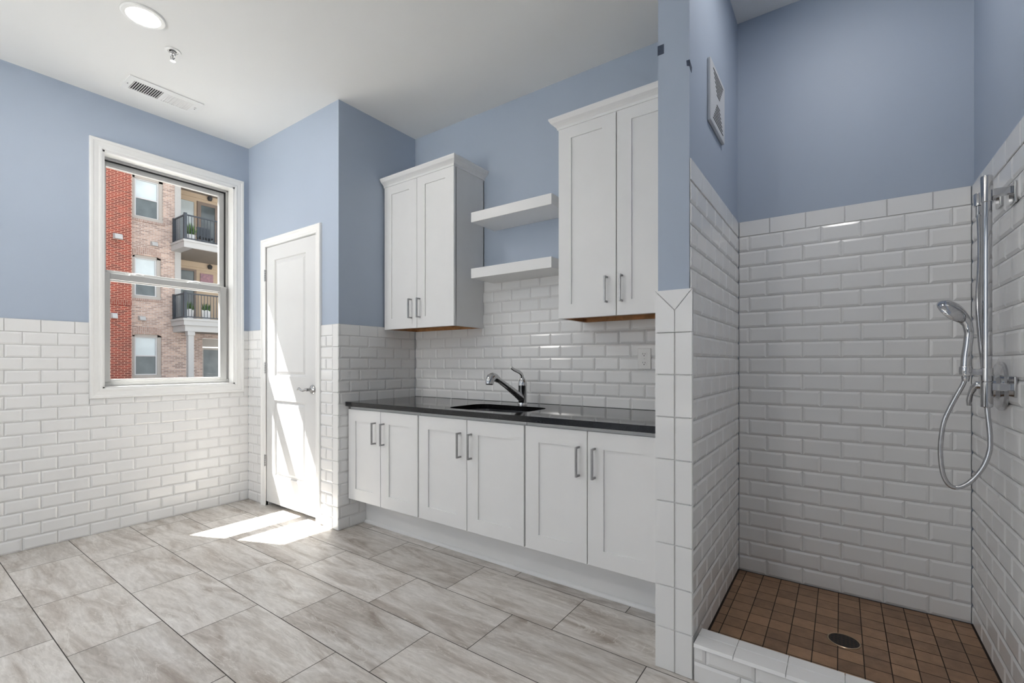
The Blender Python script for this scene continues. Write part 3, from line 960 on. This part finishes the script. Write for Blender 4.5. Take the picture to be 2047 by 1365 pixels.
# ------------------------------------------------------------------ shower: fan grille, tape, drain
t = thing('exhaust_fan_grille', 'square white exhaust fan grille high on the shower side wall', 'vent', (3.572, 0.26, 2.25))
GX = 3.5725
m = MB()
m.box(GX, GX + 0.014, 0.122, 0.398, 2.118, 2.372)
gf = m.build('face_plate', 'grille', t, bev=0.004)
zc, yc = 2.245, 0.262
for s_ in (-1, 1):
    m = MB()
    for k in range(7):
        dz = 0.022 + k * 0.0132
        hw = 0.02 + (dz - 0.012) * 0.86
        m.box(GX + 0.0136, GX + 0.0150, yc - hw, yc + hw, zc + s_ * dz - 0.0021, zc + s_ * dz + 0.0021)
    m.build('louvre_grating', 'dark', gf)  # dark bars put the shade of the slots onto the plate


m = MB()
m.box(3.4575, 3.481, -0.1462, -0.1450, 2.277, 2.3125); m.box(3.4575, 3.4589, -0.1462, -0.13, 2.277, 2.3125)
tag(m.build('tape', 'tape', bev=0.0003), 'dark blue tape patch on the wall end, edge facing the cabinets', 'tape', 'tape patches')
m = MB()
m.add([(3.5615, -0.1462, 2.2205), (3.5735, -0.1462, 2.2195), (3.5735, -0.1462, 2.196), (3.563, -0.1462, 2.2005),
       (3.5615, -0.1450, 2.2205), (3.5735, -0.1450, 2.2195), (3.5735, -0.1450, 2.196), (3.563, -0.1450, 2.2005)],
      [(0, 1, 2, 3), (4, 5, 6, 7), (0, 1, 5, 4), (1, 2, 6, 5), (2, 3, 7, 6), (3, 0, 4, 7)])
m.add([(3.5721, -0.1462, 2.2195), (3.5733, -0.1462, 2.2195), (3.5733, -0.115, 2.207), (3.5721, -0.115, 2.207),
       (3.5721, -0.1462, 2.196), (3.5733, -0.1462, 2.196), (3.5733, -0.12, 2.185), (3.5721, -0.12, 2.185)],
      [(0, 1, 2, 3), (4, 5, 6, 7), (0, 1, 5, 4), (1, 2, 6, 5), (2, 3, 7, 6), (3, 0, 4, 7)])
tag(m.build('tape', 'tape'), 'dark blue tape patch on the wall end, edge facing the shower', 'tape', 'tape patches')

t = thing('floor_drain', 'round dark drain with a thin metal rim in the brown shower floor', 'drain', (4.025, 0.34, 0.05))
MB().lathe([(.0535, .0003), (.0535, .0025), (.052, .0035), (.0498, .0032), (.0495, .0003)], (4.025, 0.34, 0.05), n=40).build('rim', 'brass', t, smooth=True)
m = MB()
m.lathe([(0, .0004), (.0493, .0004), (.0493, .0020), (0, .0020)], (4.025, 0.34, 0.05), n=40)
m.build('grate', 'bronze', t)
m = MB()
for i in range(5):
    for j in range(-3 + (i in (0, 4)), 4 - (i in (0, 4))):
        x_, y_ = 4.025 + j * 0.0125, 0.34 + (i - 2) * 0.0165
        m.box(x_ - .0042, x_ + .0042, y_ - .0045, y_ + .0045, 0.0518, 0.0524)
m.build('grate_holes', 'black', t)

# ------------------------------------------------------------------ shower fittings on the right wall
WX = 4.4565      # face of the glazed tile
BX, BYY = 4.3945, 0.207
t = thing('slide_bar', 'vertical chrome shower slide bar on the tiled wall', 'shower bar', (BX, BYY, 0.99))
MB().tube([(BX, BYY, 0.992), (BX, BYY, 1.722)], 0.0125, 20).build('rail', 'chrome', t, smooth=True)
for (z0, z1, za, zp) in ((1.641, 1.724, 1.668, 1.657), (0.989, 1.070, 1.054, 1.056)):
    m = MB()
    m.lathe([(0, z0), (.0148, z0), (.0148, z1), (.013, z1 + .001), (0, z1 + .001)], (BX, BYY, 0), n=24)
    m.box(BX + 0.008, WX - 0.006, BYY - 0.0095, BYY + 0.0095, za - 0.012, za + 0.012)
    b_ = m.build('bracket', 'chrome', t, smooth=True, bev=0.002)
    MB().box(WX - 0.0075, WX + 0.0005, BYY - 0.029, BYY + 0.029, zp - 0.033, zp + 0.033).build('wall_plate', 'chrome', b_, bev=0.0025)
m = MB()
m.lathe([(0, 1.072), (.0152, 1.072), (.0152, 1.114), (0, 1.114)], (BX, BYY, 0), n=24)
m.box(BX - 0.036, BX - 0.008, BYY - 0.009, BYY + 0.009, 1.091, 1.111)
m.box(BX - 0.040, BX - 0.034, BYY - 0.010, BYY + 0.010, 1.090, 1.112)
sl = m.build('slider', 'chrome', t, smooth=True, bev=0.001)
HXX = 4.346
MB().lathe([(0, 1.092), (.0155, 1.092), (.0165, 1.100), (.0165, 1.114), (.0155, 1.118), (0, 1.118)], (HXX, BYY, 0), n=20).build('holder', 'chrome', sl, smooth=True)

t = thing('hand_shower', 'chrome hand shower resting in the slide bar holder', 'shower head', (HXX, BYY, 1.12))
m = MB()
m.tube([(HXX, BYY, 1.1185), (HXX + .001, BYY, 1.15), (HXX + .005, BYY, 1.19), (HXX + .008, BYY, 1.225), (HXX + .004, BYY, 1.255), (HXX - .008, BYY, 1.278), (HXX - .02, BYY, 1.293)],
       [.0135, .0130, .0118, .0118, .0135, .0170, .0190], 16)
hs_ = m.build('grip', 'chrome', t, smooth=True)
ax = Vector((-0.64, 0.44, -0.62)).normalized()
hc = Vector((4.318, BYY - .005, 1.304))
MB().lathe([(0, -.016), (.020, -.0145), (.036, -.009), (.0455, 0.001), (.0480, .008), (.0470, .0135), (.0435, .0155), (0, .0155)], hc, ax, n=32).build('head', 'chrome', hs_, smooth=True)
m = MB()
m.lathe([(0, .0156), (.041, .0156), (.040, .0172), (0, .0176)], hc, ax, n=32)
m.build('spray_face', 'steel', hs_, smooth=True)

def smooth_path(pts, n=8):
    out = []
    P = [Vector(p) for p in pts]
    for i in range(len(P) - 1):
        p0, p1, p2, p3 = P[max(i - 1, 0)], P[i], P[i + 1], P[min(i + 2, len(P) - 1)]
        for k in range(n):
            t_ = k / n
            out.append(0.5 * ((2 * p1) + (p2 - p0) * t_ + (2 * p0 - 5 * p1 + 4 * p2 - p3) * t_ ** 2 + (3 * p1 - p0 - 3 * p2 + p3) * t_ ** 3))
    out.append(P[-1])
    return out
HP = [(4.402, .355, 1.640), (4.400, .330, 1.56), (4.392, .285, 1.45), (4.382, .252, 1.34), (4.384, .240, 1.23), (4.392, .236, 1.12), (4.398, .235, 1.03),
      (4.401, .230, .965), (4.404, .218, .895), (4.401, .209, .85), (4.389, .206, .805), (4.370, .206, .766), (4.348, .206, .737), (4.322, .206, .722), (4.303, .206, .733), (4.290, .206, .770), (4.285, .206, .845), (4.292, .206, .925),
      (4.305, .206, .972), (4.324, .206, 1.022), (4.340, .206, 1.062), (4.3455, .206, 1.087)]
t = tag(MB().tube(smooth_path(HP), 0.0068, 12).build('shower_hose', 'hose', smooth=True), 'flexible chrome shower hose looping down below the slide bar', 'hose')
MB().lathe([(0, 1.070), (.0085, 1.070), (.0105, 1.080), (.0105, 1.0890), (0, 1.0890)], (4.3455, .206, 0), n=16).build('hose_nut', 'chrome', t, smooth=True)
MB().lathe([(0, 1.632), (.0088, 1.632), (.0088, 1.668), (0, 1.668)], (4.402, .3565, 0), n=16).build('hose_nut', 'chrome', t, smooth=True)

t = thing('supply_elbow', 'chrome water supply elbow on a wall plate feeding the hose', 'pipe fitting', (WX, 0.357, 1.687))
m = MB()
m.lathe([(0, 1.669), (.0135, 1.669), (.0135, 1.708), (.011, 1.712), (0, 1.712)], (4.402, .357, 0), n=20)
m.tube([(4.405, .357, 1.692), (WX - .004, .357, 1.692)], 0.0115, 16)
m.build('elbow', 'chrome', t, smooth=True)
MB().box(WX - 0.009, WX + 0.0005, 0.333, 0.383, 1.655, 1.715).build('wall_plate', 'chrome', t, bev=0.003)

t = thing('shower_valve', 'chrome shower mixer valve with a curved lever behind the slide bar', 'shower valve', (WX, 0.352, 1.05))
VC = (0.352, 1.052)
m = MB()
ring = []
for i in range(28):
    a = 2 * math.pi * i / 28
    rr_ = 0.086 / (abs(math.cos(a)) ** 2.6 + abs(math.sin(a)) ** 2.6) ** (1 / 2.6)
    ring.append((VC[0] + rr_ * math.cos(a), VC[1] + 0.96 * rr_ * math.sin(a)))
sc_ = lambda p, s: (VC[0] + (p[0] - VC[0]) * s, VC[1] + (p[1] - VC[1]) * s)
lv = [(1.0, 0.0), (1.0, 0.005), (0.93, 0.010), (0.62, 0.014), (0.50, 0.022), (0.46, 0.045), (0.40, 0.052)]
for (s0, h0), (s1, h1) in zip(lv, lv[1:]):
    for i in range(28):
        p, q2 = ring[i], ring[(i + 1) % 28]
        a, b = sc_(p, s0), sc_(q2, s0)
        c, d = sc_(q2, s1), sc_(p, s1)
        m.quad((WX + .0005 - h0, *a), (WX + .0005 - h0, *b), (WX + .0005 - h1, *c), (WX + .0005 - h1, *d))
m.quad(*[(WX + .0005 - 0.052, *sc_(p, 0.40)) for p in ring])
m.build('escutcheon', 'chrome', t, smooth=True)
m = MB()
m.tube([(WX - .045, .352, 1.052), (WX - .058, .354, 1.054), (4.389, .357, 1.044), (4.382, .359, 1.022), (4.379, .360, 1.000), (4.378, .361, .982)],
       [.022, .020, .014, .0105, .0115, .0075], 14, squash=(0.75, 1.15))
m.build('lever', 'chrome', t, smooth=True)

# ------------------------------------------------------------------ outside
struct(MB().box(-60, -0.25, -40, 40, -0.5, -0.4).build('ground', 'asphalt'), 'pale pavement outside the window', 'ground')
struct(MB().box(-30, 30, -40, -4.6, -0.5, -0.4).build('ground', 'concrete'), 'added pale ground bouncing light in through the rear window', 'ground')  # unseen ground, made pale to throw light up onto the ceiling
XF, XP, XB, XR = -18.75, -18.45, -17.44, -20.3
A = thing('apartment_building', 'brick apartment building with balconies seen through the window', 'building', (-19, 5, -0.4))
MB().box(XP - 2, XP, -6, 4.235, -0.4, 12.4).build('red_brick_pier', 'red', A)
MB().box(XP, XP + 0.02, -6, 4.235, 3.345, 3.54).build('soldier_course', 'redsold', A)
mb = MB()
WINS = [(4.345, 5.36, 6.86, 8.585), (4.345, 5.29, 3.70, 5.44), (4.345, 5.31, 0.53, 2.28)]
for (a0, a1, b0, b1) in cut([(4.235, 5.765, -0.4, 12.4)], WINS):
    mb.box(XF - 0.3, XF, a0, a1, b0, b1)
for (a0, a1, b0, b1) in cut([(5.765, 14, -0.4, 2.66)], [(6.80, 7.75, -0.4, 2.22)]):
    mb.box(XF - 0.3, XF, a0, a1, b0, b1)
mb.build('tan_brick_wall', 'tan', A)
for (a0, a1, b0, b1), arch in zip(WINS, (0, 1, 1)):
    m = MB()
    m.box(XF - 0.20, XF - 0.06, a0, a0 + 0.085, b0, b1); m.box(XF - 0.20, XF - 0.06, a1 - 0.13, a1, b0, b1)
    m.box(XF - 0.20, XF - 0.06, a0, a1, b1 - 0.10, b1); m.box(XF - 0.20, XF - 0.02, a0, a1, b0, b0 + 0.12)
    wn = m.build('window_frame', 'btrim', A)
    zm_ = (b0 + b1) / 2 + 0.02
    m = MB()
    i0, i1, j0, j1 = a0 + 0.085, a1 - 0.13, b0 + 0.12, b1 - 0.10
    for (c0, c1, d0, d1) in cut([(i0, i1, j0, j1)], [(i0 + .05, i1 - .05, j0 + .04, zm_ - .03), (i0 + .05, i1 - .05, zm_ + .02, j1 - .04)]):
        m.box(XF - 0.19, XF - 0.10, c0, c1, d0, d1)
    m.build('sash', 'bsash', wn)
    MB().box(XF - 0.16, XF - 0.15, i0 + .05, i1 - .05, zm_ + .02, j1 - .04).build('upper_pane', 'shade', wn)
    MB().box(XF - 0.15, XF - 0.14, i0 + .05, i1 - .05, j0 + .04, zm_ - .03).build('lower_pane', 'screen', wn)
    MB().box(XF - 0.1, XF + 0.03, a0 - 0.05, a1 + 0.04, b0 - 0.085, b0 - 0.002).build('brick_sill', 'tansold', A)
    if arch:
        m = MB()
        for k in range(8):
            y0_, y1_ = a0 + (a1 - a0) * k / 8, a0 + (a1 - a0) * (k + 1) / 8
            f = lambda y: 0.12 * (1 - ((y - (a0 + a1) / 2) / ((a1 - a0) / 2)) ** 2)
            m.add([(XF + .015, y0_, b1 - .06 + f(y0_)), (XF + .015, y1_, b1 - .06 + f(y1_)), (XF + .015, y1_, b1 + .20 + f(y1_)), (XF + .015, y0_, b1 + .20 + f(y0_)),
                   (XF - .1, y0_, b1 - .06 + f(y0_)), (XF - .1, y1_, b1 - .06 + f(y1_)), (XF - .1, y1_, b1 + .20 + f(y1_)), (XF - .1, y0_, b1 + .20 + f(y0_))],
                  [(0, 1, 2, 3), (4, 5, 6, 7), (0, 1, 5, 4), (2, 3, 7, 6), (0, 3, 7, 4), (1, 2, 6, 5)])
        m.build('arched_lintel', 'tansold', A)
def hood(x, y0, y1, z0, z1):
    m = MB()
    m.add([(x, y0, z0), (x, y1, z0), (x, y1, z1), (x, y0, z1), (x + .17, y0 + .03, z0), (x + .17, y1 - .03, z0), (x + .11, y1 - .03, z1 - .03), (x + .11, y0 + .03, z1 - .03)],
          [(0, 1, 2, 3), (4, 5, 6, 7), (0, 1, 5, 4), (2, 3, 7, 6), (0, 3, 7, 4), (1, 2, 6, 5)])
    m.build('vent_hood', 'bwhite', A)
for h_ in ((XP, 3.67, 3.96, 5.84, 6.06), (XP, 3.60, 3.81, 2.82, 3.03), (XF, 4.92, 5.17, 5.87, 6.06), (XF, 4.52, 4.77, 2.83, 3.00)):
    hood(*h_)
# balcony bay
mb = MB()
mb.box(XF - 0.3, XF + 0.02, 5.765, 5.985, 2.66, 12.4)
mb.build('corner_board', 'bwhite', A)
mb = MB()
mb.box(XR - 0.2, XR, 5.985, 14, 2.66, 12.4)
mb.box(XR, XF - 0.3, 5.80, 5.985, 2.66, 12.4)
mb.box(XR, XR + 0.05, 5.985, 14, 8.62, 8.80); mb.box(XR, XR + 0.10, 5.985, 14, 8.74, 8.95)
mb.box(XR, XR + 0.05, 5.985, 14, 5.42, 5.58); mb.box(XR, XR + 0.10, 5.985, 14, 5.54, 5.79)
mb.build('recessed_wall', 'bsand', A)
def balcony(z0, z1, beam):
    m = MB()
    m.box(XF - 0.0, XB, 5.64, 14, z0, z1 - .08)
    m.box(XF - 0.0, XB + .03, 5.61, 14, z1 - .085, z1)
    m.box(XR, XF, 5.985, 14, z0, z1)
    if beam:
        m.box(XF, XB - .06, 5.70, 14, z0 - .25, z0)
    b = m.build('balcony_slab', 'bwhite', A)
    m = MB()
    m.box(XR, XB - .05, 5.99, 14, z0 - .012 if not beam else z0 - .262, z0 - .001 if not beam else z0 - .251)
    m.build('soffit', 'soffit', b)
    if z1 > 9: return
    m = MB()
    zt_, zl_ = z1 + 1.03, z1 + 0.075
    xr_, yr_ = XB - .10, 5.72
    m.box(xr_ - .05, xr_ + .05, yr_ - .05, yr_ + .05, z1, zt_ + .05)
    m.box(XF + .02, XF + .12, yr_ - .05, yr_ + .05, z1, zt_ + .02)
    m.box(xr_ - .05, xr_ + .05, 8.6, 8.7, z1, zt_ + .05)
    m.box(xr_ - .025, xr_ + .025, yr_, 13, zt_ - .05, zt_); m.box(xr_ - .02, xr_ + .02, yr_, 13, zl_ - .03, zl_ + .01)
    m.box(XF, xr_, yr_ - .025, yr_ + .025, zt_ - .05, zt_); m.box(XF, xr_, yr_ - .02, yr_ + .02, zl_ - .03, zl_ + .01)
    for k in range(1, 34):
        m.box(xr_ - .009, xr_ + .009, yr_ + k * .115 - .009, yr_ + k * .115 + .009, zl_, zt_ - .04)
    for k in range(1, 11):
        x_ = xr_ - k * .115
        m.box(x_ - .009, x_ + .009, yr_ - .009, yr_ + .009, zl_, zt_ - .04)
    m.build('railing', 'rail', b)
balcony(5.79, 6.107, False)
balcony(2.66, 2.937, True)
balcony(8.95, 9.26, False)
m = MB()
m.box(XB - .30, XB - .10, 5.83, 6.03, -0.4, 2.41); m.box(XB - .33, XB - .07, 5.80, 6.06, 2.25, 2.41)
m.build('porch_column', 'bwhite', A)
# patio doors and lamps of the two balconies, ground floor door
def glazed(y0, y1, z0, z1, frame, pane, x=XR, t_=0.09):
    m = MB()
    for (a0, a1, b0, b1) in cut([(y0, y1, z0, z1)], [(y0 + t_, y1 - t_, z0 + .12, z1 - t_)]):
        m.box(x, x + .06, a0, a1, b0, b1)
    f = m.build('patio_door', frame, A)
    MB().box(x + .01, x + .02, y0 + t_, y1 - t_, z0 + .12, z1 - t_).build('pane', pane, f)
glazed(6.02, 7.12, 6.11, 8.62, 'bsand', 'shade')
glazed(7.16, 8.05, 6.11, 8.62, 'bdoor', 'screen', t_=.15)
glazed(6.02, 7.12, 2.94, 5.43, 'bdoor', 'screen')
glazed(6.82, 7.74, -0.4, 1.80, 'btrim', 'screen', x=XF - .25)
MB().box(XF - .25, XF - .19, 6.82, 7.74, 1.85, 2.21).build('transom', 'btrim', A)
for z in (8.84, 5.63):
    m = MB()
    m.lathe([(0, 0), (.05, 0), (.05, .03), (.02, .04), (.02, .09), (0, .09)], (XR + .05, 7.64, z), (1, 0, 0), 14)
    m.lathe([(.02, .12), (.10, .05), (.10, -.02), (.07, -.10), (0, -.10)], (XR + .16, 7.64, z), (0, 0, 1), 16)
    m.build('wall_lantern', 'dark', A, smooth=True)
pic = MB().box(XR + .003, XR + .04, 7.29, 7.83, 4.62, 5.30)
pic.r = [(random.random(),) * 3 for _ in pic.f]
tag(pic.build('framed_picture', 'art'), 'colourful picture hung on the wall of the lower balcony', 'picture')

def plant(name, label, x, y, z, pw, ph, spread, height, n, group):
    t = thing(name, label, 'plant', (x, y, z), group)
    m = MB()
    m.lathe([(0, z), (pw * .42, z), (pw * .5, z + ph), (pw * .44, z + ph), (pw * .42, z + ph * .93), (0, z + ph * .93)], (x, y, 0), n=4 if name == 'planter' else 16)
    m.build('pot', 'pot', t)
    m = MB()
    for i in range(n):
        a, e = random.uniform(0, 6.283), random.uniform(0.15, 1.3)
        ln = height * random.uniform(.5, 1)
        d = Vector((math.cos(a) * math.cos(e) * spread, math.sin(a) * math.cos(e) * spread, math.sin(e)))
        b = Vector((x + random.uniform(-.3, .3) * pw, y + random.uniform(-.3, .3) * pw, z + ph * .9))
        p1, p2 = b + d * ln * .5, b + d * ln + Vector((0, 0, -.1 * ln))
        s_ = d.cross(Vector((0, 0, 1))).normalized() * .022
        r_ = (random.random(),) * 3
        m.quad(b, p1 - s_, p2, p1 + s_, r=r_)
    m.build('foliage', 'leaf', t, normals=False)
plant('planter', 'leafy plant in a white planter on the lower balcony, by its corner post', -18.0, 6.03, 2.941, .34, .42, .3, .5, 130, 'white planters on the lower balcony')
plant('planter', 'leafy plant in a white planter on the lower balcony, farther from the post', -18.0, 6.66, 2.941, .34, .42, .3, .5, 130, 'white planters on the lower balcony')
plant('potted_shrub', 'tall potted shrub on the upper balcony behind the railing', -18.05, 6.10, 6.11, .34, .34, .28, .8, 120, None)
t = thing('patio_chair', 'dark patio chair on the upper balcony behind the railing', 'chair', (-18.3, 6.62, 6.11))
MB().box(-18.55, -18.05, 6.50, 7.00, 6.46, 6.52).build('seat', 'rail', t)
MB().box(-18.58, -18.52, 6.50, 7.00, 6.52, 6.98).build('backrest', 'rail', t)
for x_ in (-18.53, -18.08):
    for y_ in (6.53, 6.97):
        MB().box(x_ - .02, x_ + .02, y_ - .02, y_ + .02, 6.110, 6.46).build('leg', 'rail', t)
